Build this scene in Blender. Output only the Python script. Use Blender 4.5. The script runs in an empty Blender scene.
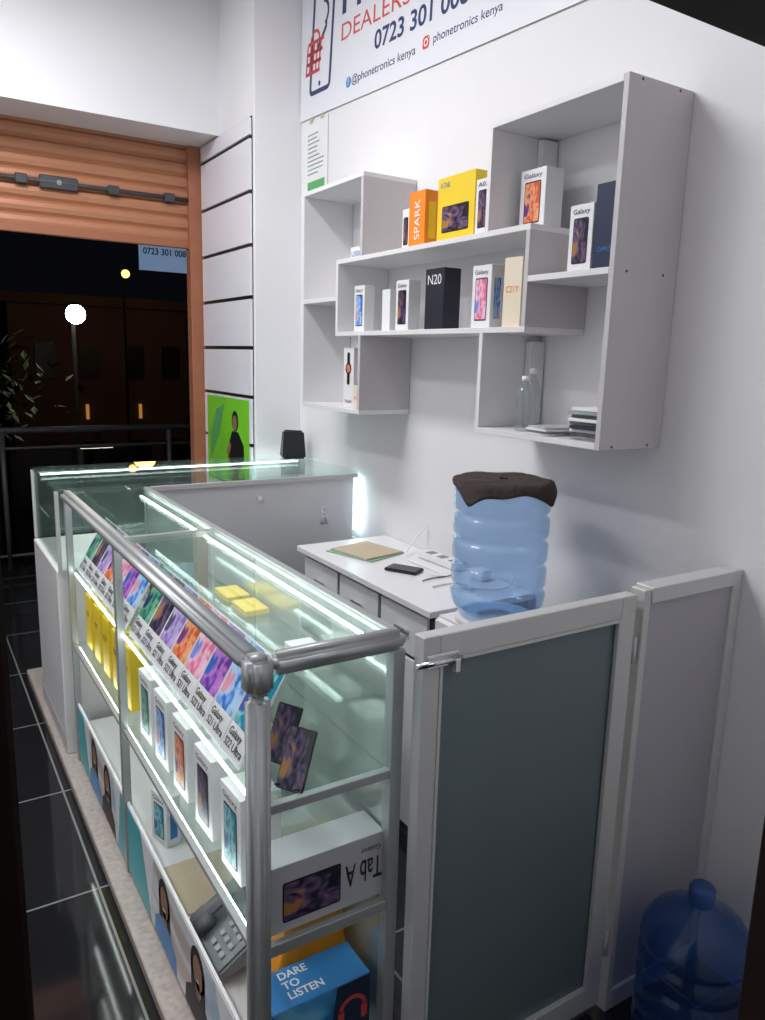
import bpy, bmesh, math, random
from mathutils import Vector, Matrix
random.seed(4)
SC=bpy.context.scene
COL=bpy.context.collection
R=math.radians
# ---------------------------------------------------------------- materials
def newmat(name):
    m=bpy.data.materials.new(name);m.use_nodes=True
    return m,m.node_tree.nodes,m.node_tree.links
def mat(name,col,rough=.5,metal=0,var=.06,scale=8,bump=0,spec=.5,emit=0):
    m,n,l=newmat(name);b=n['Principled BSDF']
    tc=n.new('ShaderNodeTexCoord');no=n.new('ShaderNodeTexNoise');no.inputs['Scale'].default_value=scale;no.inputs['Detail'].default_value=4
    l.new(tc.outputs['Object'],no.inputs['Vector'])
    rp=n.new('ShaderNodeValToRGB')
    rp.color_ramp.elements[0].color=tuple(max(0,c*(1-var)) for c in col)+(1,)
    rp.color_ramp.elements[1].color=tuple(min(1,c*(1+var)) for c in col)+(1,)
    l.new(no.outputs['Fac'],rp.inputs['Fac']);l.new(rp.outputs['Color'],b.inputs['Base Color'])
    b.inputs['Roughness'].default_value=rough;b.inputs['Metallic'].default_value=metal
    b.inputs['Specular IOR Level'].default_value=spec
    if emit:
        l.new(rp.outputs['Color'],b.inputs['Emission Color']);b.inputs['Emission Strength'].default_value=emit
    if bump:
        bu=n.new('ShaderNodeBump');bu.inputs['Strength'].default_value=bump;bu.inputs['Distance'].default_value=.01
        l.new(no.outputs['Fac'],bu.inputs['Height']);l.new(bu.outputs['Normal'],b.inputs['Normal'])
    return m
def emis(name,col,s):
    m,n,l=newmat(name);n.remove(n['Principled BSDF']);e=n.new('ShaderNodeEmission')
    e.inputs['Color'].default_value=(*col,1);e.inputs['Strength'].default_value=s
    l.new(e.outputs[0],n['Material Output'].inputs[0]);return m
def glass(name,tint,k=.75,diff=0,dcol=(.5,.5,.5),rough=.0):
    """thin sheet glass: straight-through transparency plus a Schlick-style surface reflection"""
    m,n,l=newmat(name);n.remove(n['Principled BSDF'])
    t=n.new('ShaderNodeBsdfTransparent');t.inputs['Color'].default_value=(*tint,1)
    g=n.new('ShaderNodeBsdfGlossy');g.inputs['Roughness'].default_value=rough;g.inputs['Color'].default_value=(.95,1,.98,1)
    lw=n.new('ShaderNodeLayerWeight');lw.inputs['Blend'].default_value=.5
    pw=n.new('ShaderNodeMath');pw.operation='POWER';pw.inputs[1].default_value=4.5
    ma=n.new('ShaderNodeMath');ma.operation='MULTIPLY_ADD';ma.inputs[1].default_value=k;ma.inputs[2].default_value=.035
    l.new(lw.outputs['Facing'],pw.inputs[0]);l.new(pw.outputs[0],ma.inputs[0])
    x=n.new('ShaderNodeMixShader');base=t.outputs[0]
    if diff:
        d=n.new('ShaderNodeBsdfDiffuse');d.inputs['Color'].default_value=(*dcol,1)
        x2=n.new('ShaderNodeMixShader');x2.inputs[0].default_value=diff
        l.new(t.outputs[0],x2.inputs[1]);l.new(d.outputs[0],x2.inputs[2]);base=x2.outputs[0]
    l.new(ma.outputs[0],x.inputs[0]);l.new(base,x.inputs[1]);l.new(g.outputs[0],x.inputs[2])
    l.new(x.outputs[0],n['Material Output'].inputs[0]);return m
def screen(name,c1,c2,c3,scale=2.5,rough=.3):
    m,n,l=newmat(name);b=n['Principled BSDF'];b.inputs['Roughness'].default_value=rough
    tc=n.new('ShaderNodeTexCoord');no=n.new('ShaderNodeTexNoise');no.inputs['Scale'].default_value=scale;no.inputs['Distortion'].default_value=1.2;no.inputs['Detail'].default_value=1
    l.new(tc.outputs['Generated'],no.inputs['Vector'])
    rp=n.new('ShaderNodeValToRGB');e=rp.color_ramp.elements
    e[0].position=.36;e[0].color=(*c1,1);e[1].position=.64;e[1].color=(*c3,1);k=e.new(.5);k.color=(*c2,1)
    l.new(no.outputs['Fac'],rp.inputs['Fac']);l.new(rp.outputs['Color'],b.inputs['Base Color']);return m
def tilemat():
    m,n,l=newmat('black_gloss_tile');b=n['Principled BSDF']
    tc=n.new('ShaderNodeTexCoord');mp=n.new('ShaderNodeMapping');mp.inputs['Location'].default_value=(.24,.27,0)
    br=n.new('ShaderNodeTexBrick');br.offset=0;br.inputs['Color1'].default_value=(.012,.012,.014,1);br.inputs['Color2'].default_value=(.016,.016,.018,1)
    br.inputs['Mortar'].default_value=(.22,.22,.22,1);br.inputs['Scale'].default_value=1;br.inputs['Mortar Size'].default_value=.004
    br.inputs['Brick Width'].default_value=.66;br.inputs['Row Height'].default_value=.66
    l.new(tc.outputs['Object'],mp.inputs[0]);l.new(mp.outputs[0],br.inputs['Vector']);l.new(br.outputs['Color'],b.inputs['Base Color'])
    b.inputs['Roughness'].default_value=.07;return m
WALL=mat('wall_paint',(.81,.80,.815),.55,var=.02,scale=3,bump=.03)
COLM=mat('column_paint',(.83,.82,.84),.5,var=.02,scale=3)
CEIL=mat('ceiling_paint',(.78,.78,.78),.7,var=.02)
TILE=tilemat()
GRAN=mat('granite',(.42,.37,.33),.35,var=.45,scale=60)
ALU=mat('brushed_aluminium',(.46,.48,.48),.42,.5,var=.05,scale=30)
ALUW=mat('coated_aluminium',(.60,.60,.59),.45,.1,var=.04,scale=20)
CHR=mat('chrome',(.7,.7,.72),.22,1)
MIR=mat('mirror_back_panel',(.62,.68,.66),.07,.6,var=.03)
WLAM=mat('white_laminate',(.80,.79,.80),.35,var=.02)
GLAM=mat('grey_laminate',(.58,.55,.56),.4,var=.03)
LLAM=mat('light_grey_laminate',(.70,.70,.72),.4,var=.03)
GPAN=mat('grey_panel',(.42,.41,.44),.4,var=.04)
SLAT=mat('slat_white',(.80,.79,.85),.4,var=.02)
BLK=mat('black_plastic',(.012,.012,.013),.35)
DGR=mat('dark_grey_plastic',(.06,.06,.065),.45)
BROWN=mat('dark_brown_paint',(.018,.010,.008),.6,var=.2,spec=.2)
ORG=mat('orange_shutter_paint',(.48,.21,.11),.42,.1,var=.1,scale=14)
ORGD=mat('orange_frame_paint',(.38,.14,.07),.5,var=.15)
GLT=glass('shelf_glass',(.945,.98,.965),.7,.03,(.62,.82,.76))
GL=glass('clear_glass',(.95,.98,.97))
FROST=glass('frosted_glass',(.28,.34,.36),.6,.62,(.22,.275,.29),.22)
LED=emis('led_white',(.90,1,.97),13)
LEDS=emis('led_shelf',(.92,1,.98),8)
LEDC=emis('led_cyan',(.62,.95,1),16)
TUBE=emis('tube_light',(.97,.98,1),12)
WHT=mat('white_card',(.82,.82,.83),.4,var=.02)
LGR=mat('pale_grey_card',(.50,.50,.53),.4,var=.02)
CREAM=mat('cream_card',(.80,.70,.55),.5,var=.04)
YEL=mat('yellow_card',(.88,.62,.03),.4,var=.04)
ORC=mat('orange_card',(.9,.27,.02),.4,var=.06)
NAVY=mat('navy_card',(.018,.03,.07),.35,var=.1)
CHAR=mat('charcoal_card',(.028,.032,.045),.35,var=.1)
BLU=mat('blue_card',(.03,.22,.55),.4,var=.15,scale=12)
TEAL=mat('teal_print',(.08,.45,.50),.45,var=.08)
GREEN=mat('green_print',(.20,.62,.03),.45,var=.2,scale=6)
SKIN=mat('print_skin',(.30,.16,.10),.5)
HAIR=mat('print_black',(.01,.01,.012),.5)
TXB=mat('ink_navy',(.015,.035,.13),.5)
TXR=mat('ink_red',(.65,.08,.07),.5)
TXK=mat('ink_black',(.015,.015,.015),.5)
TXW=mat('ink_white',(.85,.85,.85),.5)
TXG=mat('ink_green',(.1,.4,.12),.5)
BAN=mat('banner_vinyl',(.80,.81,.86),.4,var=.02)
BOT=glass('blue_bottle',(.66,.80,.96),.9,.18,(.50,.66,.92),.06)
BOTD=glass('blue_bottle_deep',(.30,.46,.80),.8,.20,(.05,.15,.38),.12)
CLR=glass('clear_plastic',(.88,.90,.91),.8,.10,(.65,.67,.7),.05)
CLOTH=mat('brown_towel',(.045,.032,.028),.95,var=.35,scale=50,bump=.8)
OCL=mat('orange_cloth',(.85,.33,.02),.8,var=.15,scale=10)
GRY=mat('grey_plastic',(.20,.21,.22),.45)
TGR=mat('telephone_grey',(.27,.30,.32),.45)
BEI=mat('cardboard',(.55,.45,.32),.8,var=.1)
SCR=[screen('print_violet',(.12,.04,.35),(.55,.2,.6),(.04,.12,.5)),
 screen('print_green',(.01,.15,.13),(.2,.5,.3),(.03,.06,.18)),
 screen('print_sunset',(.65,.10,.04),(.9,.4,.18),(.18,.04,.22)),
 screen('print_sky',(.04,.16,.6),(.4,.65,.9),(.75,.3,.4)),
 screen('print_dark',(.01,.01,.02),(.12,.08,.18),(.4,.18,.06)),
 screen('print_pink',(.75,.15,.3),(.9,.55,.65),(.2,.25,.7)),
 screen('print_teal',(.0,.22,.35),(.3,.65,.65),(.05,.1,.4)),
 screen('print_lilac',(.25,.18,.5),(.6,.45,.75),(.08,.08,.2))]
PHOTO=screen('print_photo_backdrop',(.35,.5,.65),(.7,.75,.8),(.5,.42,.38),1.6)
BLUP=screen('print_blue_face',(.02,.16,.42),(.08,.38,.72),(.2,.55,.8),1.5)
# ---------------------------------------------------------------- helpers
def fin(ob,par):
    COL.objects.link(ob)
    if par is not None: ob.parent=par
    return ob
def thing(name,label,cat,loc=(0,0,0),rot=(0,0,0),group=None,par=None):
    o=bpy.data.objects.new(name,None);o.empty_display_size=.05;o.location=loc;o.rotation_euler=[R(a) for a in rot]
    COL.objects.link(o);tag(o,label,cat,group);return o
def tag(o,label,cat,group=None):
    o['label']=label;o['category']=cat
    if group:o['group']=group
def meshob(name,bm,m,par=None,smooth=False):
    me=bpy.data.meshes.new(name);bm.to_mesh(me);bm.free();me.materials.append(m)
    if smooth:
        for p in me.polygons:p.use_smooth=True
    return fin(bpy.data.objects.new(name,me),par)
def addbox(bm,b):
    x0,x1,y0,y1,z0,z1=b
    r=bmesh.ops.create_cube(bm,size=1)
    for v in r['verts']:
        v.co=Vector(((x0+x1)/2+v.co.x*(x1-x0),(y0+y1)/2+v.co.y*(y1-y0),(z0+z1)/2+v.co.z*(z1-z0)))
def box(name,b,m,par=None,bev=.0015,seg=1,one=False):
    if isinstance(b,list) and par is not None and not one:
        for q in b: o=box(name,q,m,par,bev,seg)
        return o
    bm=bmesh.new()
    for q in (b if isinstance(b,list) else [b]): addbox(bm,q)
    if bev: bmesh.ops.bevel(bm,geom=bm.edges[:],offset=bev,segments=seg,affect='EDGES')
    return meshob(name,bm,m,par)
def addcyl(bm,p0,p1,r,r2=None,seg=20):
    p0=Vector(p0);p1=Vector(p1);d=p1-p0
    M=Matrix.Translation((p0+p1)/2)@d.to_track_quat('Z','Y').to_matrix().to_4x4()
    bmesh.ops.create_cone(bm,cap_ends=True,segments=seg,radius1=r,radius2=r if r2 is None else r2,depth=d.length,matrix=M)
def cyl(name,segs,r,m,par=None,seg=20,one=False):
    if len(segs)>1 and not one:
        for s in segs:o=cyl(name,[s],r,m,par,seg)
        return o
    bm=bmesh.new()
    for s in segs: addcyl(bm,s[0],s[1],r,seg=seg)
    o=meshob(name,bm,m,par)
    for p in o.data.polygons:
        if len(p.vertices)==4:p.use_smooth=True
    return o
def lathe(name,prof,m,par=None,seg=48):
    bm=bmesh.new();rings=[]
    for r,z in prof:
        if r<1e-5: rings.append([bm.verts.new((0,0,z))])
        else: rings.append([bm.verts.new((r*math.cos(2*math.pi*i/seg),r*math.sin(2*math.pi*i/seg),z)) for i in range(seg)])
    for a,b in zip(rings,rings[1:]):
        for i in range(seg):
            j=(i+1)%seg
            if len(a)==1 and len(b)==1: continue
            if len(a)==1: bm.faces.new((a[0],b[j],b[i]))
            elif len(b)==1: bm.faces.new((a[i],a[j],b[0]))
            else: bm.faces.new((a[i],a[j],b[j],b[i]))
    bmesh.ops.recalc_face_normals(bm,faces=bm.faces[:])
    return meshob(name,bm,m,par,True)
def poly(name,loops,m,par=None,y=0,th=.0006):
    """flat print in the local XZ plane, facing local -Y"""
    bm=bmesh.new()
    for pts in loops:
        f=bm.faces.new([bm.verts.new((p[0],y,p[1])) for p in pts])
        f.normal_update()
        if f.normal.y>0:f.normal_flip()
    return meshob(name,bm,m,par)
def rrect(x0,x1,z0,z1,r,n=5):
    pts=[]
    for cx,cz,a0 in ((x1-r,z1-r,0),(x0+r,z1-r,90),(x0+r,z0+r,180),(x1-r,z0+r,270)):
        for i in range(n+1):
            a=R(a0+90*i/n);pts.append((cx+r*math.cos(a),cz+r*math.sin(a)))
    return pts
def disc(cx,cz,rx,rz=None,n=20):
    rz=rz or rx
    return [(cx+rx*math.cos(2*math.pi*i/n),cz+rz*math.sin(2*math.pi*i/n)) for i in range(n)]
def ring(cx,cz,ro,ri,n=24,a0=0,a1=360):
    out=[]
    for i in range(n):
        a=R(a0+(a1-a0)*i/n);b=R(a0+(a1-a0)*(i+1)/n)
        out.append([(cx+ro*math.cos(a),cz+ro*math.sin(a)),(cx+ro*math.cos(b),cz+ro*math.sin(b)),(cx+ri*math.cos(b),cz+ri*math.sin(b)),(cx+ri*math.cos(a),cz+ri*math.sin(a))])
    return out
def outline(x0,x1,z0,z1,r,w):
    a=rrect(x0,x1,z0,z1,r);b=rrect(x0+w,x1-w,z0+w,z1-w,max(.001,r-w));n=len(a)
    return [[a[i],a[(i+1)%n],b[(i+1)%n],b[i]] for i in range(n)]
def shear(loops,k): return [[(x+k*(z-.1),z) for x,z in L] for L in loops]
def text(body,x,z,m,par,cap=None,width=None,y=-.0012,name='lettering',bold=0,rot=0):
    """lettering in local XZ plane facing -Y, left-bottom at x,z"""
    c=bpy.data.curves.new('tmp','FONT');c.body=body;c.size=1;c.offset=bold
    o=bpy.data.objects.new('tmp',c);COL.objects.link(o)
    dg=bpy.context.evaluated_depsgraph_get();me=bpy.data.meshes.new_from_object(o.evaluated_get(dg))
    bpy.data.objects.remove(o)
    xs=[v.co.x for v in me.vertices]
    x0,x1=min(xs),max(xs)
    sy=(cap or .1)/.69; sx=sy if width is None else width/(x1-x0)
    if cap is None: sy=sx
    ca,sa=math.cos(R(rot)),math.sin(R(rot))
    for v in me.vertices:
        a=(v.co.x-x0)*sx;b=v.co.y*sy
        v.co=Vector((x+a*ca-b*sa,y,z+a*sa+b*ca))
    me.materials.clear();me.materials.append(m)
    ob=bpy.data.objects.new(name,me);return fin(ob,par)
def tube(name,pts,r,m,par=None):
    c=bpy.data.curves.new('tmp','CURVE');c.dimensions='3D';s=c.splines.new('NURBS');s.points.add(len(pts)-1)
    for p,q in zip(s.points,pts):p.co=(*q,1)
    s.use_endpoint_u=True;s.order_u=4;c.bevel_depth=r;c.bevel_resolution=3;c.resolution_u=8
    o=bpy.data.objects.new('tmp',c);COL.objects.link(o)
    dg=bpy.context.evaluated_depsgraph_get();me=bpy.data.meshes.new_from_object(o.evaluated_get(dg));bpy.data.objects.remove(o)
    me.materials.clear();me.materials.append(m)
    for p in me.polygons:p.use_smooth=True
    return fin(bpy.data.objects.new(name,me),par)
def struct(o):
    o['kind']='structure';return o
# ---------------------------------------------------------------- room
WX=1.90
struct(box('floor',(-2.2,3.2,-1.6,6.75,-.12,0),TILE,bev=0))
struct(box('wall_east',(WX,WX+.15,.5,4.9,0,3.7),WALL,bev=0))
struct(box('wall_west',(-1.75,-1.6,.5,4.9,0,3.7),WALL,bev=0))
struct(box('ceiling',(-1.75,2.05,.42,4.9,3.7,3.82),CEIL,bev=0))
struct(box('wall_south',[(-1.75,-.02,.42,.5,0,3.7),(.99,2.05,.42,.5,0,3.7),(-.02,.99,.42,.5,2.12,3.7)],WALL,bev=0))
struct(box('trim_1',[(-.02,.034,.40,.52,0,2.12),(.925,.99,.40,.50,0,2.12),(.034,.925,.40,.50,2.055,2.12)],BROWN,bev=.003))
struct(box('wall_column',(1.635,WX,3.93,4.9,0,3.7),COLM,bev=.002))
struct(box('wall_north',[(-1.6,1.635,4.42,4.74,2.95,3.7),(-1.6,1.635,4.74,4.95,3.3,3.7)],COLM,bev=0))
struct(box('trim_2',[(.45,.9,1.15,4.3,0,.04),(.9,1.9,3.2,3.93,0,.04)],GRAN,bev=.004))
struct(box('trim_3',[(1.545,1.633,4.72,4.80,0,2.95)],ORGD,bev=.004))
# slat wall panel
sp=thing('slat_wall_panel','white slatwall panel with black grooves on the column side','wall panel',(1.634,3.955,0))
gz=[2.85-.266*k for k in range(11)]
edges=[2.95]+gz+[.02]
bm=bmesh.new()
for a,b in zip(edges,edges[1:]):
    if a-b>.03: addbox(bm,(-.018,-.001,0,.755,b+.010,a-.010))
meshob('slats',bm,SLAT,sp)
box('groove_backing',(-.005,0,0,.755,.02,2.95),BLK,sp,bev=0)
# green poster
gp=thing('poster','green printed poster of a person in black on the slat panel','poster',(1.6145,4.66,1.0),(0,0,-90))
box('sheet',(0,.68,-.0008,0.0008,0,.50),GREEN,gp,bev=0)
poly('printed_person',[[(.34,.02),(.62,.02),(.60,.24),(.52,.31),(.42,.31),(.36,.22)],disc(.47,.37,.05,.06)],HAIR,gp,-.0014)
poly('printed_face',[disc(.465,.36,.034,.045)],SKIN,gp,-.002)
poly('printed_hand',[[(.33,.18),(.38,.25),(.41,.22),(.36,.15)]],SKIN,gp,-.002)
poly('printed_leaf',[[(.05,.10),(.22,.30),(.30,.46),(.16,.42),(.06,.26)]],TXG,gp,-.0018)
# roller shutter
sh=thing('roller_shutter','orange-brown steel roller shutter rolled partly down','shutter',(0,4.77,0))
bm=bmesh.new();prof=[];z=2.40
while z<3.3:
    prof+=[(0,z),(-.012,z+.012),(-.016,z+.035),(-.012,z+.058),(0,z+.07),(.004,z+.072)];z+=.078
pv=[(bm.verts.new((-1.6,p[0],p[1])),bm.verts.new((1.56,p[0],p[1]))) for p in prof]
for a,b in zip(pv,pv[1:]): bm.faces.new((a[0],a[1],b[1],b[0]))
meshob('slat_curtain',bm,ORG,sh)
box('bottom_rail',(-1.6,1.56,-.02,.01,2.37,2.42),ORGD,sh,bev=.004)
box('lock_body',(.72,.92,-.045,-.016,2.61,2.68),DGR,sh,bev=.006)
cyl('lock_bar',[((.35,-.035,2.645),(1.54,-.035,2.645))],.012,DGR,sh)
for xx in (.60,1.08,1.40): box('bar_bracket',(xx,xx+.06,-.05,-.014,2.62,2.67),DGR,sh,bev=.004)
cyl('lock_keyhole',[((.82,-.05,2.645),(.82,-.044,2.645))],.014,CHR,sh)
# ---------------------------------------------------------------- banner (hung slightly askew)
bn=thing('banner','white vinyl shop banner with blue and red lettering on the wall','banner',(1.893,3.93,2.955),(0,2.8,-90))
box('vinyl_sheet',(0,2.75,-.001,.001,0,.70),BAN,bn,bev=0)
poly('phone_logo',shear(outline(.10,.33,.10,.67,.035,.022)+[disc(.21,.145,.012)]+[[(.16,.28),(.26,.38),(.26,.41),(.16,.31)]]+ring(.21,.45,.065,.047,16,-60,90),.06),TXB,bn,-.0014)
bk=[]
for i in range(5): bk.append([(.05+i*.034,.21),(.063+i*.034,.21),(.069+i*.036,.34),(.054+i*.036,.34)])
for k,zz in enumerate((.20,.245,.29,.335)): bk.append(rrect(.05+.004*k,.205+.010*k,zz,zz+.017,.004))
poly('basket_logo',shear(bk+ring(.14,.345,.055,.040,14,0,180),.06),TXR,bn,-.002)
text('PHONETRONICS',.43,.395,TXB,bn,cap=.20,width=2.0,bold=.02)
text('DEALERS IN',.43,.278,TXR,bn,cap=.072,width=.78)
text('0723 301 008',.74,.168,TXB,bn,cap=.072,width=.68,bold=.02)
text('@phonetronics kenya',.545,.072,TXB,bn,cap=.034,width=.53,bold=.01)
text('phonetronics kenya',1.20,.082,TXB,bn,cap=.032,width=.42,bold=.01)
poly('round_icon',[disc(.515,.085,.024)],BLU,bn,-.0012);text('f',.507,.071,TXW,bn,cap=.032,y=-.0018)
poly('camera_icon',[rrect(1.125,1.173,.072,.120,.014)],TXR,bn,-.0012);poly('camera_icon_ring',ring(1.149,.096,.015,.009)+[disc(1.164,.111,.003)],TXW,bn,-.0018)
# wall notice
nt=thing('wall_notice','small white paper notice with green print taped to the wall','notice',(1.896,3.87,2.57),(0,0,-90))
box('paper',(0,.25,-.001,.001,0,.36),WHT,nt,bev=0)
for a in (.05,.17): poly('tape',[[(a,.35),(a+.04,.35),(a+.04,.38),(a,.38)]],BEI,nt,-.0016)
for i in range(10):
    q=.19*random.uniform(.5,1)
    poly('printed_line',[[(.03,.30-i*.021),(.03+q,.30-i*.021),(.03+q,.294-i*.021),(.03,.294-i*.021)]],TXG if i%4==0 else GRY,nt,-.0016)
poly('printed_band',[[(.03,.03),(.22,.03),(.22,.07),(.03,.07)]],TXG,nt,-.0016)
# ---------------------------------------------------------------- wall shelf
ws=thing('wall_shelf','white laminate interlocking box wall shelf with open compartments','shelf',(1.64,1.48,1.51))
T=.018
def sb(name,y0,y1,z0,z1,m=WLAM,x0=0,x1=.258): return box(name,(x0,x1,y0-1.48,y1-1.48,z0-1.51,z1-1.51),m,ws,bev=.001)
Z0,Z1,M0,M1=1.512,2.485,1.84,2.16
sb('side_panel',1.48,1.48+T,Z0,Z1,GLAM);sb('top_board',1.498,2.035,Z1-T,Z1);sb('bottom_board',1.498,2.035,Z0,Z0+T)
sb('side_panel',2.017,2.035,Z0+T,M0);sb('side_panel',2.017,2.035,M1,Z1-T);sb('shelf_board',1.498,1.817,1.99,2.008)
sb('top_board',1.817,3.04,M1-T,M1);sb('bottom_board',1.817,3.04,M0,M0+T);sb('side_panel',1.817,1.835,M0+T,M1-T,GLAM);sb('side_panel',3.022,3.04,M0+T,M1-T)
sb('side_panel',3.357,3.375,Z0,Z1);sb('top_board',2.82,3.357,Z1-T,Z1);sb('bottom_board',2.82,3.357,Z0,Z0+T)
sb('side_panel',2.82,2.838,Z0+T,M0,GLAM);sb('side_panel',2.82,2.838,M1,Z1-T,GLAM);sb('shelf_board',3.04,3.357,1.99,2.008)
sb('back_batten',1.99,2.015,2.17,2.46,WLAM,.19,.255);sb('back_batten',1.99,2.015,1.54,1.82,WLAM,.19,.255)
scr=[]
for yy in (1.60,1.9): scr.append(((.03,yy-1.48,2.486-1.51),(.03,yy-1.48,2.4875-1.51)))
for zz in (1.521,2.476,1.999): scr.append(((.20,-.001,zz-1.51),(.20,.001,zz-1.51)));scr.append(((.05,-.001,zz-1.51),(.05,.001,zz-1.51)))
cyl('screw_head',scr,.004,DGR,ws,10)
# ---------------------------------------------------------------- phone cartons
def carton(name,loc,w,h,t,body,pic=None,txt=None,rot=(0,0,-90),label='',cat='phone box',group=None,txm=TXK,picm=None,txcap=.014,pos=None,edge=None,trot=0):
    o=thing(name,label,cat,loc,rot,group)
    box('carton',(0,w,0,t,0,h),body,o,bev=.0012)
    if pic is not None:
        a,b,c,d=picm or (.18,.82,.12,.80)
        poly('phone_frame',[rrect(w*a,w*b,h*c,h*d,.006)],HAIR,o,-.0008)
        poly('phone_picture',[rrect(w*a+.003,w*b-.003,h*c+.004,h*d-.004,.004)],SCR[pic],o,-.0014)
    if txt:
        px,pz,pw=pos or (.14,.86,.7)
        text(txt,w*px,h*pz,txm,o,cap=txcap,width=w*pw,name='printed_name',rot=trot)
    if edge: 
        box('side_print',(w+.0002,w+.001,t*.25,t*.75,h*.15,h*.8),edge,o,bev=0)
    return o
G1='phone boxes on the middle shelf'
MZ=1.859
carton('phone_box',(1.68,2.945,MZ),.085,.19,.05,WHT,3,'Galaxy A',label='white phone box with a phone picture on the shelf',group=G1)
carton('phone_box',(1.70,2.75,MZ),.06,.165,.05,WHT,None,label='plain white phone box standing on the shelf',group=G1)
carton('phone_box',(1.68,2.615,MZ),.09,.19,.055,WHT,4,'Galaxy',label='white phone box with dark phone picture',group=G1)
carton('phone_box',(1.67,2.40,MZ),.115,.215,.075,CHAR,None,'N20',label='charcoal phone box with silver lettering',group=G1,txm=TXW,txcap=.034,pos=(.14,.74,.72))
carton('phone_box',(1.68,2.135,MZ),.10,.205,.055,WHT,5,'Galaxy',label='white phone box with pink phone picture',group=G1,edge=SCR[3])
carton('phone_box',(1.67,1.96,MZ),.085,.215,.045,CREAM,None,'C21Y',label='cream phone box with pale lettering',group=G1,txm=ORC,txcap=.02,pos=(.15,.5,.7))
G2='boxes on top of the middle shelf'
MT=2.161
carton('phone_box',(1.69,2.60,MT),.05,.15,.05,WHT,4,label='small white phone box with dark picture',group=G2)
carton('phone_box',(1.68,2.54,MT),.105,.20,.065,ORC,None,'SPARK',label='bright orange phone box standing on the shelf',group=G2,txm=TXW,txcap=.035,pos=(.7,.14,1.35),edge=YEL,trot=90)
tb=carton('tablet_box',(1.70,2.385,MT),.215,.225,.05,YEL,4,'A TAB',label='large yellow tablet box with a tablet picture',cat='tablet box',group=G2,txm=BLU,picm=(.14,.86,.16,.56),txcap=.018,pos=(.08,.84,.25))
carton('phone_box',(1.67,2.125,MT),.075,.175,.045,WHT,4,'A03',label='white phone box leaning by the yellow box',group=G2)
carton('phone_box',(1.74,1.985,MT),.115,.185,.075,WHT,2,'Galaxy',label='white phone box with phone picture in the upper compartment',group=G2)
carton('accessory_box',(1.70,3.02,MT),.10,.055,.06,WHT,None,'USB',label='small blue and white accessory box lying down',cat='box',group=G2,txm=BLU,txcap=.02,pos=(.1,.3,.7),edge=BLU)
G3='phone boxes on the side shelf'
carton('phone_box',(1.68,1.695,2.009),.09,.185,.055,WHT,4,'Galaxy',label='white phone box with dark phone picture',group=G3)
carton('phone_box',(1.665,1.585,2.009),.08,.225,.075,NAVY,None,'OPPO',label='tall dark blue phone box',group=G3,txm=BLU,txcap=.012,pos=(.2,.2,.6),edge=BLU)
G4='boxes in the lower compartment'
carton('watch_box',(1.68,3.03,1.531),.09,.26,.05,WHT,None,'Watch',label='tall white smart watch box',cat='watch box',group=G4,pos=(.15,.08,.7))
w=bpy.data.objects['watch_box']
poly('watch_picture',[disc(.045,.17,.026),rrect(.033,.057,.10,.24,.008)],HAIR,w,-.0008);poly('watch_dial',[disc(.045,.17,.018)],SCR[2],w,-.0014)
carton('accessory_box',(1.67,2.925,1.531),.06,.10,.04,CREAM,None,'mi',label='small cream accessory box on the shelf',cat='box',group=G4,txm=ORC,txcap=.015,pos=(.2,.4,.5),edge=YEL)
# clear bottles
for (x,y,h) in ((1.70,1.86,.175),(1.80,1.935,.20)):
    o=thing('plastic_bottle','clear empty plastic bottle in the lower compartment','bottle',(x,y,1.531),group='clear plastic bottles')
    lathe('bottle_body',[(0,0),(.026,.0),(.030,.006),(.030,h*.25),(.027,h*.3),(.030,h*.35),(.030,h*.62),(.024,h*.74),(.012,h*.86),(.011,h*.92),(0,h*.92)],CLR,o,24)
    lathe('bottle_cap',[(0,h*.9),(.0135,h*.9),(.0135,h),(0,h)],TXW,o,20)
# cd stack
cz=1.531
for i in range(9):
    t=.0105;dx=random.uniform(-.008,.008);dy=random.uniform(-.008,.008)
    o=box('disc_case',(-.06,.06,-.055,.055,0,t-.0012),[CLR,DGR,TXW,NAVY,GRY,TXW,DGR,CLR,TXW][i],None,bev=.001)
    o.location=(1.73+dx,1.573+dy,cz);o.rotation_euler=(0,0,R(random.uniform(-5,5)));tag(o,'thin plastic disc case in a messy stack','disc case','stack of disc cases');cz+=t
cz=1.531
for i in range(4):
    o=box('booklet',(-.075,.075,-.05,.05,0,.006),[WHT,GRY,TXW,LGR][i],None,bev=.0008)
    o.location=(1.72+random.uniform(-.01,.01),1.745+random.uniform(-.012,.005),cz);o.rotation_euler=(0,0,R(random.uniform(-14,14)));tag(o,'white printed booklet lying in a loose pile','booklet','pile of booklets');cz+=.0066
# ---------------------------------------------------------------- far counter
FZ=.04
fc=thing('glass_counter','white counter with a glass display box on top','display counter',(.5,3.24,FZ))
def fb(name,b,m,bev=.0015):
    bs=b if isinstance(b,list) else [b]
    return box(name,[(q[0]-.5,q[1]-.5,q[2]-3.24,q[3]-3.24,q[4]-FZ,q[5]-FZ) for q in bs],m,fc,bev=bev)
fb('cabinet_body',(.475,1.89,3.25,3.88,FZ,.86),WLAM,.004)
fb('back_panel',(.86,1.86,3.235,3.25,FZ,1.165),LLAM)
fb('top_glass',(.485,1.89,3.24,3.91,1.188,1.2),GLT)
fb('side_glass',(.488,.494,3.25,3.89,.865,1.187),GLT)
fb('front_glass',(.495,1.88,3.895,3.901,.865,1.187),GLT)
fb('glass_shelf',(.50,1.85,3.27,3.88,1.02,1.026),GLT)
fb('near_glass',(.495,.85,3.242,3.248,.865,1.187),GLT)
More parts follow.
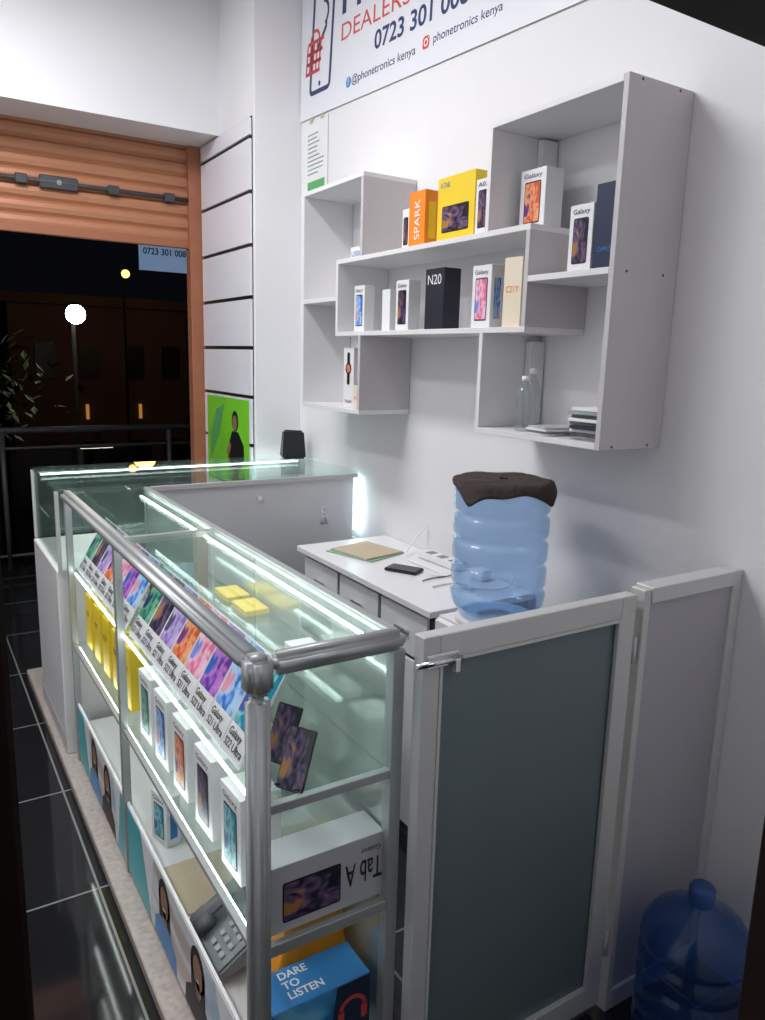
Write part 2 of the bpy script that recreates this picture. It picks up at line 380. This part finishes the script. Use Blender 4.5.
fb('corner_post',[(.482,.497,3.24,3.255,.86,1.188),(.482,.497,3.89,3.905,.86,1.188)],ALUW)
fb('top_trim',(.86,1.88,3.228,3.236,1.165,1.188),ALUW)
fb('led_strip',(.52,1.86,3.868,3.878,1.165,1.173),LEDS,0)
fb('led_strip',(1.872,1.884,3.238,3.25,.90,1.16),LEDC,0)
fb('kick_strip',(.474,.4755,3.25,3.88,.05,.12),GLAM,0)
cyl('panel_lock',[((.86,-.014,1.06),(.86,-.005,1.06))],.012,CHR,fc)
# keys on lock
ky=thing('key_bunch','small bunch of keys hanging from the cabinet lock','keys',(1.70,3.233,1.02))
poly('key_ring',ring(0,0,.018,.014),CHR,ky);
for a in (-12,6,18):
    k=box('key',(-.005,.005,-.002,0,-.075,-.018),CHR,ky,bev=.0005);k.rotation_euler=(0,R(a),0)
# speaker
spk=thing('desktop_speaker','small black angled speaker standing on the glass counter','speaker',(1.79,3.79,1.2005),(0,0,-15))
bm=bmesh.new()
vs=[bm.verts.new(p) for p in ((-.065,-.06,0),(.065,-.06,0),(.065,.05,0),(-.065,.05,0),(-.05,-.02,.155),(.06,-.02,.15),(.06,.05,.145),(-.05,.05,.15))]
for f in ((0,3,2,1),(4,5,6,7),(0,1,5,4),(1,2,6,5),(2,3,7,6),(3,0,4,7)): bm.faces.new([vs[i] for i in f])
bmesh.ops.bevel(bm,geom=bm.edges[:],offset=.01,segments=3,affect='EDGES');meshob('speaker_body',bm,BLK,spk)
q=box('speaker_grille',(-.04,.045,-.003,0,0,.11),BLK,spk,bev=.001);q.location=(0,-.0555,.017);q.rotation_euler=(R(-14.5),0,0)
# ---------------------------------------------------------------- main counter
mc=thing('glass_counter','long aluminium framed glass display counter with lit shelves','display counter',(.52,1.25,.04))
def mb(name,b,m,bev=.0012,seg=1):
    bs=b if isinstance(b,list) else [b]
    return box(name,[(q[0]-.52,q[1]-.52,q[2]-1.25,q[3]-1.25,q[4]-.04,q[5]-.04) for q in bs],m,mc,bev=bev,seg=seg)
X0,X1,Y0,Y1=.52,.845,1.25,3.2
YD=2.36
for o_ in (mb('corner_post',(X0-.023,X0+.023,Y0-.023,Y0+.023,.04,1.125),ALU,.014,4),
 mb('front_rail',(X0-.025,X0+.025,Y0+.024,Y1,1.158,1.202),ALU,.014,4),
 mb('end_rail',(X0+.024,X1,Y0-.024,Y0+.024,1.158,1.202),ALU,.014,4),
 mb('corner_joint',(X0-.0265,X0+.0265,Y0-.0265,Y0+.0265,1.124,1.2035),ALU,.012,4)): 
    for p_ in o_.data.polygons:p_.use_smooth=True
mb('end_post',(X1-.028,X1,Y0-.012,Y0+.018,.04,1.158),ALU)
mb('back_rail',(X1-.02,X1,Y0+.024,Y1,1.172,1.194),ALU)
mb('back_post',[(X1-.02,X1,Y1-.02,Y1,.04,1.17),(X1-.02,X1,YD-.01,YD+.01,.04,1.17)],ALU)
mb('front_post',[(X0-.012,X0+.012,YD-.014,YD+.014,.04,1.16),(X0-.012,X0+.012,Y1-.03,Y1,.04,1.16)],ALU)
mb('cross_bar',(X0,X1-.02,YD-.012,YD+.012,1.165,1.186),ALU)
mb('top_glass',[(X0+.015,X1-.02,Y0+.015,YD-.013,1.182,1.188),(X0+.015,X1-.02,YD+.013,Y1,1.182,1.188)],GLT)
mb('end_glass',(X0+.02,X1-.028,Y0-.002,Y0+.002,.888,1.16),GL,0)
mb('shelf_rail',[(X0-.008,X0+.008,Y0+.02,Y1-.03,.548,.560),(X0+.02,X1-.025,Y0-.008,Y0+.010,.868,.888),(X0+.02,X1-.025,Y0-.008,Y0+.008,.545,.572),(X0+.02,X1-.025,Y0-.010,Y0+.010,.04,.07)],ALU)
mb('glass_shelf',(X0+.006,X1-.02,Y0+.012,Y1-.01,.872,.880),GLT)
mb('glass_shelf',(X0+.006,X1-.02,Y0+.012,Y1-.01,.556,.564),GLT)
mb('glass_shelf',(.70,X1-.02,Y0+.05,Y1-.03,1.04,1.046),GLT)
mb('bottom_board',(X0+.005,X1,Y0+.01,Y1,.18,.198),WLAM)
mb('back_panel',(X1-.018,X1-.006,Y0+.02,Y1-.02,.05,1.172),MIR)
mb('led_strip',[(X0+.008,X0+.014,Y0+.05,Y1-.05,.864,.870),(X0+.008,X0+.014,Y0+.05,Y1-.05,.548,.554),(X1-.048,X1-.042,Y0+.05,Y1-.05,1.162,1.168)],LED,0)
mb('led_strip',[(X0+.026,X0+.034,Y0+.05,Y1-.05,1.150,1.156)],LEDS,0)
mb('base_panel',[(X0-.004,X0+.004,Y0+.02,YD-.015,.05,.30),(X0-.004,X0+.004,YD+.015,Y1-.03,.05,.30)],WHT,0)
# printed base posters
def counter_poster(y_far,wd,lab):
    p=thing('counter_poster',lab,'poster',(.5145,y_far,.055),(0,0,-90),group='posters on the counter base')
    box('sheet',(0,wd,-.0006,.0006,0,.24),WHT,p,bev=0)
    poly('photo_print',[[(wd*.24,0),(wd*.9,0),(wd*.8,.24),(wd*.30,.24)]],PHOTO,p,-.0008)
    poly('teal_shape',[[(0,0),(wd*.26,0),(wd*.16,.24),(0,.24)]],TEAL,p,-.001)
    poly('teal_shape',[[(wd*.86,0),(wd,0),(wd,.24),(wd*.94,.24)]],TEAL,p,-.001)
    for k in (.40,.68):
        c=wd*k
        poly('printed_hair',[disc(c,.168,.055,.062),rrect(c-.055,c-.02,.08,.18,.012),rrect(c+.02,c+.055,.08,.18,.012)],HAIR,p,-.0012)
        poly('printed_shirt',[[(c-.11,0),(c+.11,0),(c+.10,.055),(c+.06,.085),(c+.018,.098),(c-.018,.098),(c-.06,.085),(c-.10,.055)]],BLU if k<.5 else HAIR,p,-.0014)
        poly('printed_face',[disc(c,.158,.036,.050),rrect(c-.015,c+.015,.085,.13,.003)],SKIN,p,-.0016)
        poly('printed_smile',[[(c-.014,.137),(c,.131),(c+.014,.137),(c,.140)]],TXW,p,-.002)
counter_poster(3.165,.78,'white and teal poster with printed smiling people')
counter_poster(2.34,1.04,'white and teal poster with two printed people')
# leaning display phone boxes
names=['Galaxy\nS21 Ultra','Galaxy\nS22 Ultra']
k=0
for ys,n,pt in ((2.335,8,.116),(3.155,7,.111)):
    for i in range(n):
        yf=ys-i*pt
        o=thing('display_phone_box','slanted phone box with colourful phone picture in the counter','phone box',(.540,yf,.884),(-30,0,-90),group='slanted phone boxes in the counter')
        w,h=pt-.003,.235
        box('carton',(0,w,0,.006,0,h),WHT,o,bev=.001)
        poly('phone_picture',[rrect(.003,w-.003,.066,h-.003,.006)],SCR[(k*3+1)%8],o,-.0008)
        text(names[k%2],.010,.040,TXK,o,cap=.017,width=w*.85,name='printed_name',bold=.01)
        k+=1
# standing boxes on lower shelf
for i,yf in enumerate((1.56,1.75,1.94,2.12,2.29)):
    carton('phone_box',(.555,yf,.566),.115,.215,.10,WHT,[6,4,2,3,1][i],'Galaxy',rot=(0,0,-88),label='white phone box standing on the lit lower shelf',group='white phone boxes in the counter')
for i in range(5):
    yf=3.14-i*.155
    carton('phone_box',(.56,yf,.566),.085,.22,.06,YEL,None,'POP',rot=(0,0,-88),label='bright yellow phone box on the counter shelf',group='yellow phone boxes in the counter',txm=TXK,txcap=.02,pos=(.2,.6,.5))
for i,(yf,m_) in enumerate(((2.12,YEL),(1.98,YEL),(1.62,WHT))):
    carton('phone_box',(.745,yf,1.0465),.11,.016,.07,m_,None,None,label='flat phone box lying on the small glass shelf',group='boxes on the inner glass shelf')
for i in range(7):
    yf=3.05-i*.2
    carton('phone_box',(.745,yf,.566),.09,.18,.055,WHT,(i*3)%8,'Galaxy',label='white phone box at the back of the shelf',group='rear phone boxes in the counter')
for i in range(5):
    yf=3.0-i*.21
    carton('phone_box',(.725,yf,.8805),.12,.03,.08,[WHT,NAVY,LGR,WHT][i%4],None,'A12',label='phone box lying flat on the upper glass shelf',group='flat boxes on the upper shelf',txm=TXR,txcap=.012,pos=(.2,.3,.4))
carton('phone_box',(.575,2.27,.199),.09,.17,.05,WHT,6,'Galaxy',rot=(0,0,-75),label='white phone box standing on the bottom board',edge=BLU)
t2=carton('tablet_box',(.550,1.262,.577),.272,.155,.09,LGR,4,None,rot=(0,0,0),label='large pale grey tablet box at the counter end',cat='tablet box',picm=(.10,.60,.14,.74))
text('Tab A',.266,.100,TXK,t2,cap=.052,width=.092,bold=.01,rot=180);text('Galaxy',.262,.128,TXK,t2,cap=.012,width=.05,rot=180)
# smartphones on wire stands, upper tier end
for (x,y,rz) in ((.578,1.305,-58),(.60,1.42,-62)):
    o=thing('smartphone','slim black smartphone leaning on a dark wire stand in the counter','phone',(x,y,.8825),(-28,0,rz),group='demo smartphones')
    box('phone_body',(0,.065,0,.005,.004,.13),BLK,o,bev=.002,seg=2);poly('phone_screen',[rrect(.003,.062,.007,.127,.005)],SCR[4],o,-.0008)
    cyl('phone_stand',[((.01,-.02,.012),(.01,.008,.012)),((.055,-.02,.012),(.055,.008,.012)),((.01,.008,.012),(.01,.008,.11)),((.055,.008,.012),(.055,.008,.11)),((.01,.008,.11),(.055,.008,.11))],.002,BLK,o,8,one=True)
# box with headphones print, bottom compartment
hb=thing('headphone_box','blue box with white lettering and headphone picture','headphone box',(.555,1.262,.199))
box('carton',(0,.24,0,.11,0,.185),BLU,hb,bev=.002)
poly('blue_print',[[(.002,.002),(.16,.002),(.16,.183),(.002,.183)]],BLUP,hb,-.0005)
q=text('DARE\nTO\nLISTEN',.05,.078,TXW,hb,cap=.020,width=.085,bold=.02);q.rotation_euler=(R(-90),0,0);q.location=(0,0,.1845)
poly('dark_side_print',[[(.13,0),(.24,0),(.24,.183),(.155,.183)]],NAVY,hb,-.0008)
poly('headphone_picture',ring(.195,.11,.036,.026,18,0,180)+[rrect(.157,.173,.075,.115,.007),rrect(.217,.233,.075,.115,.007)],TXR,hb,-.0012)
# orange cloth
bm=bmesh.new();N=30;gv=[]
for i in range(N+1):
    row=[]
    for j in range(N+1):
        u=i/N-.5;v=j/N-.5;r=min(1,max(abs(u),abs(v))*2)
        z=.29*max(0,1-r**6)+.014*math.sin(11*u+4*v)+.010*math.sin(19*v-9*u)+.008*math.sin(31*u)
        row.append(bm.verts.new((u*.20+.006*math.sin(z*60),v*.14,max(.003,z+.004))))
    gv.append(row)
for i in range(N):
    for j in range(N): bm.faces.new((gv[i][j],gv[i+1][j],gv[i+1][j+1],gv[i][j+1]))
o=meshob('folded_cloth',bm,OCL,None,True);o.location=(.718,1.450,.199);md=o.modifiers.new('s','SOLIDIFY');md.thickness=.004;tag(o,'crumpled bright orange cloth behind the blue box','cloth')
# desk phone
tp=thing('desk_telephone','grey corded desk telephone inside the bottom of the counter','telephone',(.552,1.77,.207),(16,0,-90));tp.scale=(1.08,1.08,1.08)
bm=bmesh.new()
vs=[bm.verts.new(p) for p in ((0,0,0),(.18,0,0),(.18,.19,0),(0,.19,0),(0,0,.03),(.18,0,.03),(.18,.19,.085),(0,.19,.085))]
for f in ((0,3,2,1),(4,5,6,7),(0,1,5,4),(1,2,6,5),(2,3,7,6),(3,0,4,7)): bm.faces.new([vs[i] for i in f])
bmesh.ops.bevel(bm,geom=bm.edges[:],offset=.006,segments=2,affect='EDGES');meshob('phone_base',bm,TGR,tp)
sl=math.atan2(.055,.19)
bm=bmesh.new();addbox(bm,(-.095,.095,-.018,.018,-.002,.022));addbox(bm,(-.095,-.045,-.026,.026,-.016,.02));addbox(bm,(.045,.095,-.026,.026,-.016,.02));bmesh.ops.bevel(bm,geom=bm.edges[:],offset=.006,segments=2,affect='EDGES')
h=meshob('handset',bm,GRY,tp,True);h.location=(.038,.095,.082);h.rotation_euler=(0,-sl,R(90))
for r_ in range(5):
    for c_ in range(3):
        yy=.03+r_*.026;q=box('keypad_key',(-.008,.008,-.0065,.0065,0,.005),LGR if r_<4 else DGR,tp,bev=.001)
        q.location=(.095+c_*.026,yy,.031+.055*yy/.19);q.rotation_euler=(sl,0,0)
q=box('display',(-.035,.035,-.013,.013,0,.005),TXG,tp,bev=.001);q.location=(.12,.168,.031+.055*.168/.19);q.rotation_euler=(sl,0,0)
tube('handset_cord',[(.03,-.0,.06),(.02,-.012,.04),(.05,-.012,.03),(.08,-.012,.03),(.10,-.002,.025)],.003,BLK,tp)
o=box('cardboard_sheet',(0,.26,0,.20,0,.004),BEI,None,bev=.001);o.location=(.545,1.86,.199);o.rotation_euler=(R(8),0,0);tag(o,'loose beige cardboard sheet beside the desk telephone','cardboard')
# ---------------------------------------------------------------- gate
gt=thing('counter_gate','aluminium framed gate with frosted glass pane beside the counter','gate',(.868,1.18,.03))
def gb(name,b,m,bev=.002): 
    bs=b if isinstance(b,list) else [b]
    return box(name,[(q[0]-.868,q[1]-.868,q[2]-1.18,q[3]-1.18,q[4]-.03,q[5]-.03) for q in bs],m,gt,bev=bev)
gb('stile',(.850,.892,1.18,1.215,.03,1.2),ALUW);gb('stile',(1.435,1.485,1.18,1.215,.03,1.2),ALUW)
gb('top_rail',(.892,1.435,1.18,1.215,1.145,1.2),ALUW);gb('bottom_rail',(.892,1.435,1.18,1.215,.03,.10),ALUW)
gb('frosted_pane',(.890,1.437,1.193,1.200,.098,1.147),FROST,0)
gb('pane_bead',[(.892,.900,1.178,1.19,.10,1.145),(1.427,1.435,1.178,1.19,.10,1.145),(.900,1.427,1.178,1.19,1.137,1.145)],ALUW,.001)
cyl('bolt',[((-.045,-.014,1.118),(.07,-.014,1.118))],.006,CHR,gt)
gb('latch_plate',[(.855,.935,1.172,1.18,1.133,1.163),(.915,.93,1.158,1.172,1.12,1.15)],CHR)
for z in (1.02,.18): cyl('hinge',[((.624,.0,z-.03),(.624,.0,z+.04))],.0055,ALUW,gt)
fp=thing('side_partition','low white aluminium framed grey partition panel against the wall','partition',(1.502,1.17,0))
def pb(name,b,m): return box(name,(b[0]-1.502,b[1]-1.502,b[2]-1.17,b[3]-1.17,b[4],b[5]),m,fp,bev=.002)
pb('hinge_post',(1.502,1.525,1.17,1.215,0,1.21),ALUW);pb('wall_post',(1.86,1.898,1.17,1.215,0,1.215),ALUW)
pb('cap_rail',(1.525,1.86,1.165,1.22,1.175,1.215),ALUW);pb('bottom_rail',(1.525,1.86,1.17,1.215,0,.06),ALUW);pb('panel',(1.523,1.862,1.178,1.200,.058,1.177),GPAN)
# ---------------------------------------------------------------- desk + things
DZ=.926
dk=thing('desk','low white desk with grey drawer fronts against the wall','desk',(1.45,1.98,0))
def db(name,b,m): return box(name,(b[0]-1.45,b[1]-1.45,b[2]-1.98,b[3]-1.98,b[4],b[5]),m,dk,bev=.002)
db('desk_top',(1.43,1.895,1.96,2.98,DZ-.025,DZ-.001),WLAM);db('desk_body',(1.465,1.89,1.98,2.96,.0,DZ-.025),DGR)
for a,wd_ in ((2.0,.30),(2.32,.30),(2.64,.30)):
    db('drawer_front',(1.45,1.463,a,a+wd_,.72,.885),LLAM);db('cabinet_door',(1.45,1.463,a,a+wd_,.06,.705),LLAM)
    db('door_handle',(1.438,1.45,a+.11,a+.19,.80,.81),CHR)
wd=thing('water_dispenser','white bottled water dispenser cabinet beside the desk','water dispenser',(1.56,1.78,0))
box('dispenser_body',(-.14,.17,-.15,.15,0,.93),WLAM,wd,bev=.015,seg=3)
lathe('bottle_collar',[(.125,.93),(.13,.935),(.125,.955),(.10,.957),(.06,.95)],WLAM,wd)
box('drip_tray',(-.165,-.14,-.09,.09,.52,.56),DGR,wd,bev=.004)
for yy in (-.04,.04): box('tap',(-.175,-.14,yy-.012,yy+.012,.66,.70),BLU if yy<0 else TXR,wd,bev=.003)
def bottle_profile(Rr,s=1):
    p=[(0,0),(Rr*.80,0),(Rr*.97,.012),(Rr,.03)]
    z=.04
    for i in range(4):
        p+=[(Rr,z),(Rr,z+.040),(Rr*.975,z+.048),(Rr*.93,z+.056),(Rr*.93,z+.062),(Rr*.975,z+.070),(Rr,z+.076)];z+=.078
    p+=[(Rr,.36),(Rr*.97,.385),(Rr*.80,.425),(Rr*.5,.455),(Rr*.24,.475),(.032,.485),(.030,.51),(0,.51)]
    return p
b1=thing('water_bottle','large light blue water bottle upside down on the dispenser','water bottle',(1.56,1.78,.958),(0,0,0))
pr=bottle_profile(.150)
ip=[(r,.43-z) for r,z in pr if z<=.426]+[(.06,.003),(0,.003)]
lathe('bottle_shell',ip,BOT,b1)
tw=thing('towel','dark brown towel draped over the water bottle','towel',(1.56,1.78,1.39))
bm=bmesh.new();rings=[];NS=96
for k in range(17):
    rr=k/16;row=[]
    for i in range(NS):
        a=2*math.pi*i/NS;b_=a+.5
        ext=min(.20,.146/max(abs(math.cos(b_)),abs(math.sin(b_))))+.012+.006*math.sin(5*a)+.020*max(0,math.cos(a+2.2))
        s=rr*ext
        top=.148
        if s<top: x=s;z=.002+.003*math.sin(5*a+s*40)*rr
        else:
            x=top+.004+.003*math.sin(6*a)+(s-top)*.35;z=.0-(s-top)*.85+.003*math.sin(9*a)
        row.append(bm.verts.new((x*math.cos(a),x*math.sin(a),z+.003)))
    rings.append(row)
for a_,b_ in zip(rings[1:],rings[2:]):
    for i in range(NS): bm.faces.new((a_[i],a_[(i+1)%NS],b_[(i+1)%NS],b_[i]))
cv=bm.verts.new((0,0,.005))
for i in range(NS): bm.faces.new((cv,rings[1][i],rings[1][(i+1)%NS]))
for v in rings[0]: bm.verts.remove(v)
o=meshob('towel_cloth',bm,CLOTH,tw,True);md=o.modifiers.new('s','SOLIDIFY');md.thickness=.003;md.offset=1
b2=thing('water_bottle','large deep blue water bottle standing on the floor','water bottle',(1.60,.99,.001));b2.scale=(.88,.88,.9)
lathe('bottle_shell',bottle_profile(.155),BOTD,b2)
lathe('bottle_cap',[(.034,.475),(.036,.478),(.036,.522),(.030,.53),(0,.53)],mat('blue_cap',(.02,.07,.25),.35),b2,32)
# desk clutter
o=thing('folder','green and beige paper folder lying on the desk','folder',(1.64,2.74,DZ),(0,0,18))
box('cover',(-.11,.11,-.13,.13,0,.004),mat('green_folder',(.25,.45,.30),.6,var=.1),o,bev=.001);bx=box('papers',(-.10,.11,-.12,.11,.0045,.012),BEI,o,bev=.001);bx.rotation_euler=(0,0,R(-6))
o=thing('smartphone','black smartphone lying on the desk with a cable','phone',(1.63,2.42,DZ),(0,0,30))
box('phone_body',(-.04,.04,-.07,.07,0,.012),BLK,o,bev=.004,seg=2);box('phone_screen',(-.036,.036,-.064,.064,.0122,.0128),DGR,o,bev=0)
o=thing('charging_cable','thin white charging cable trailing over the desk','cable',(1.6,2.4,DZ))
tube('cable',[(.06,-.07,.012),(.10,-.15,.004),(.14,-.10,.004),(.13,.05,.004),(.12,.18,.004),(.2,.25,.02),(.292,.24,.12)],.0035,TXW,o)
o=thing('charging_cable','tangled white charging cable on the desk','cable',(1.7,2.10,DZ))
tube('cable',[(-.1,.08,.004),(.0,.11,.004),(.06,.03,.004),(-.03,-.05,.012),(-.06,.03,.006),(.04,.0,.004),(.12,-.10,.004),(.18,-.04,.03)],.0035,TXW,o)
o=thing('charging_cable','thin dark charging cable on the desk','cable',(1.7,2.24,DZ))
tube('cable',[(-.09,.02,.004),(-.02,.05,.004),(.03,.01,.004),(.06,.04,.004)],.0025,DGR,o)
o=thing('power_adapter','small white power adapter cube on the desk','adapter',(1.83,2.19,DZ),(0,0,10));box('adapter_body',(-.03,.03,-.035,.035,0,.04),WHT,o,bev=.005,seg=2);box('adapter_pin',[(-.015,-.01,.035,.05,.018,.024),(.01,.015,.035,.05,.018,.024)],CHR,o,bev=0)
o=thing('power_strip','white multi socket power strip on the desk','power strip',(1.83,2.44,DZ),(0,0,2));box('strip_body',(-.03,.03,-.13,.13,0,.03),WHT,o,bev=.005,seg=2)
for k in range(3): box('socket',(-.02,.02,-.1+k*.075,-.06+k*.075,.0302,.031),GRY,o,bev=0)
# ---------------------------------------------------------------- outside
rl=thing('balcony_railing','black metal balcony railing with dark glass panels','railing',(0,6.55,0))
cyl('top_rail',[((-2,0,1.12),(3.1,0,1.12))],.026,DGR,rl);cyl('lower_rail',[((-2,0,.12),(3.1,0,.12)),((-2,0,.98),(3.1,0,.98))],.012,DGR,rl)
for x in (-.6,.62,1.92,3.05): cyl('post',[((x,0,0),(x,0,1.12))],.02,DGR,rl)
SMK=glass('smoked_glass',(.35,.35,.36))
for x in (-.55,.67,1.97): box('glass_panel',(x,x+1.1,-.004,.004,.14,.96),SMK,rl,bev=0)
sg=thing('hanging_sign','pale blue outdoor sign with dark phone number','sign',(1.60,6.1,2.36))
box('sign_board',(0,1.3,0,.01,0,.30),mat('sign_white',(.30,.45,.70),.5,emit=.35),sg,bev=0)
text('0723 301 008 | 0790',.03,.12,TXB,sg,cap=.045,width=.50,bold=.02)
cyl('sign_cable',[((.1,.005,.28),(.1,.005,1.3)),((1.2,.005,.28),(1.2,.005,1.3))],.004,BLK,sg)
o=box('floor_street',(-30,60,6.9,70,-4.1,-4),mat('asphalt',(.04,.035,.03),.7,var=.2,scale=.5),None,bev=0);struct(o)
bd=thing('street_building','dark plastered street building with shutters across the road','building',(5,22,-4))
box('facade',(-2.6,2.0,0,4,0,6.9),mat('dark_plaster',(.07,.035,.032),.8,var=.3,scale=.6),bd,bev=0)
box('roof_edge',(-2.8,2.2,-.3,4,6.9,7.15),mat('roof_trim',(.05,.035,.03),.8),bd,bev=0)
WG=emis('window_glow',(1,.45,.12),.35)
for i,(x,z) in enumerate(((-2.0,5.0),(-.9,5.0),(.3,5.0),(1.3,5.0),(-2.0,2.4),(-.9,2.4),(.3,2.4),(1.3,2.4))):
    box('window',(x,x+.5,-.05,.02,z,z+.9),BLK,bd,bev=0)
box('lit_window',(.62,.69,-.08,.02,3.9,4.3),WG,bd,bev=0);box('lit_window',(-.80,-.73,-.08,.02,3.9,4.3),WG,bd,bev=0)
bd2=thing('street_building','tall dark building at the far side of the street','building',(-4,26,-4))
box('facade',(-6,5.2,0,6,0,9.5),mat('dark_plaster_b',(.02,.014,.012),.85,var=.2,scale=.4),bd2,bev=0)
for i in range(6): box('window',(-4+i*1.5,-3.4+i*1.5,-.05,.02,6,7.2),BLK,bd2,bev=0)
POLE=mat('pole_paint',(.004,.004,.004),.9,spec=.1)
def lamp(label,x,y,z,r,col,s,pw):
    o=thing('street_lamp',label,'street lamp',(x,y,-4))
    cyl('pole',[((0,.25,0),(0,.25,z+4.05)),((0,.25,z+4.05),(0,0,z+4.05))],.035,POLE,o,one=True)
    bm=bmesh.new();bmesh.ops.create_uvsphere(bm,u_segments=20,v_segments=12,radius=r,matrix=Matrix.Translation((0,0,z+4-r*.2)))
    meshob('lamp_globe',bm,emis('street_glow',col,s),o,True);lathe('lamp_hood',[(r*.7,z+4+r*.7),(r*.4,z+4+r*.95),(0,z+4+r)],POLE,o,20)
    L=bpy.data.lights.new('street_light','POINT');L.energy=pw;L.color=col;L.shadow_soft_size=.3;lo=bpy.data.objects.new('street_light',L);lo.location=(0,-1.2,z+3.5);COL.objects.link(lo);lo.parent=o
lamp('bright warm white street lamp on a dark pole',2.58,14,2.37,.16,(1,.95,.78),40,45)
lamp('small orange street lamp further away',4.9,20,3.64,.10,(1,.5,.14),3.5,30)
# tree
tr=thing('street_tree','dark leafy tree under the street lamp','tree',(1.0,12.5,-4))
cyl('trunk',[((0,0,0),(0,0,4.6))],.09,BROWN,tr)
bm=bmesh.new()
for i in range(420):
    a=random.uniform(0,6.28);rr=random.gauss(0,.5);p=Vector((rr*math.cos(a),rr*math.sin(a),5.2+random.gauss(0,.4)))
    M=Matrix.Translation(p)@Matrix.Rotation(random.uniform(0,6.28),4,'Z')@Matrix.Rotation(random.uniform(-1,1),4,'X')
    v=[bm.verts.new(M@Vector(q)) for q in ((0,-.10,0),(.05,0,.01),(0,.10,0),(-.05,0,.01))];bm.faces.new(v)
meshob('foliage',bm,mat('leaf',(.04,.07,.02),.7,var=.3),tr)
# ---------------------------------------------------------------- lights
def area(loc,sx,sy,pw,col=(1,1,1),rot=(0,0,0)):
    L=bpy.data.lights.new('area','AREA');L.shape='RECTANGLE';L.size=sx;L.size_y=sy;L.energy=pw;L.color=col
    o=bpy.data.objects.new('area_light',L);o.location=loc;o.rotation_euler=[R(a) for a in rot];COL.objects.link(o)
for i,(x,y,p) in enumerate(((.35,2.9,48),(-.9,2.8,30))):
    o=thing('ceiling_tube_light','white ceiling batten with a fluorescent tube','ceiling light',(x,y,3.62),group='ceiling tube lights')
    box('batten',(-.03,.03,-.6,.6,.035,.08),WHT,o,bev=.003);cyl('tube',[((0,-.58,.018),(0,.58,.018))],.014,TUBE,o)
    area((x,y,3.59),.3,1.3,p,(.97,.975,1))
# unseen fill light added behind the camera, brightens the gate through the doorway
area((.45,-.9,2.7),.9,.4,8,(.88,.93,1),(55,0,0))
w=bpy.data.worlds.new('night');SC.world=w;w.use_nodes=True;w.node_tree.nodes['Background'].inputs[0].default_value=(.10,.11,.16,1);w.node_tree.nodes['Background'].inputs[1].default_value=.02
SC.view_settings.view_transform='Standard';SC.view_settings.look='None'
# ---------------------------------------------------------------- camera
a,p,r=R(32.164),R(11.266),R(1.571)
F=Vector((math.sin(a)*math.cos(p),math.cos(a)*math.cos(p),-math.sin(p)));R0=Vector((math.cos(a),-math.sin(a),0));U0=R0.cross(F)
Rc=math.cos(r)*R0+math.sin(r)*U0;Uc=-math.sin(r)*R0+math.cos(r)*U0
M=Matrix((Rc,Uc,-F)).transposed().to_4x4();M.translation=Vector((0,0,1.75))
cam=bpy.data.cameras.new('camera');cam.sensor_width=36;cam.sensor_fit='AUTO';cam.lens=761.8/1020*36;cam.clip_start=.02
co=bpy.data.objects.new('camera',cam);co.matrix_world=M;COL.objects.link(co);SC.camera=co
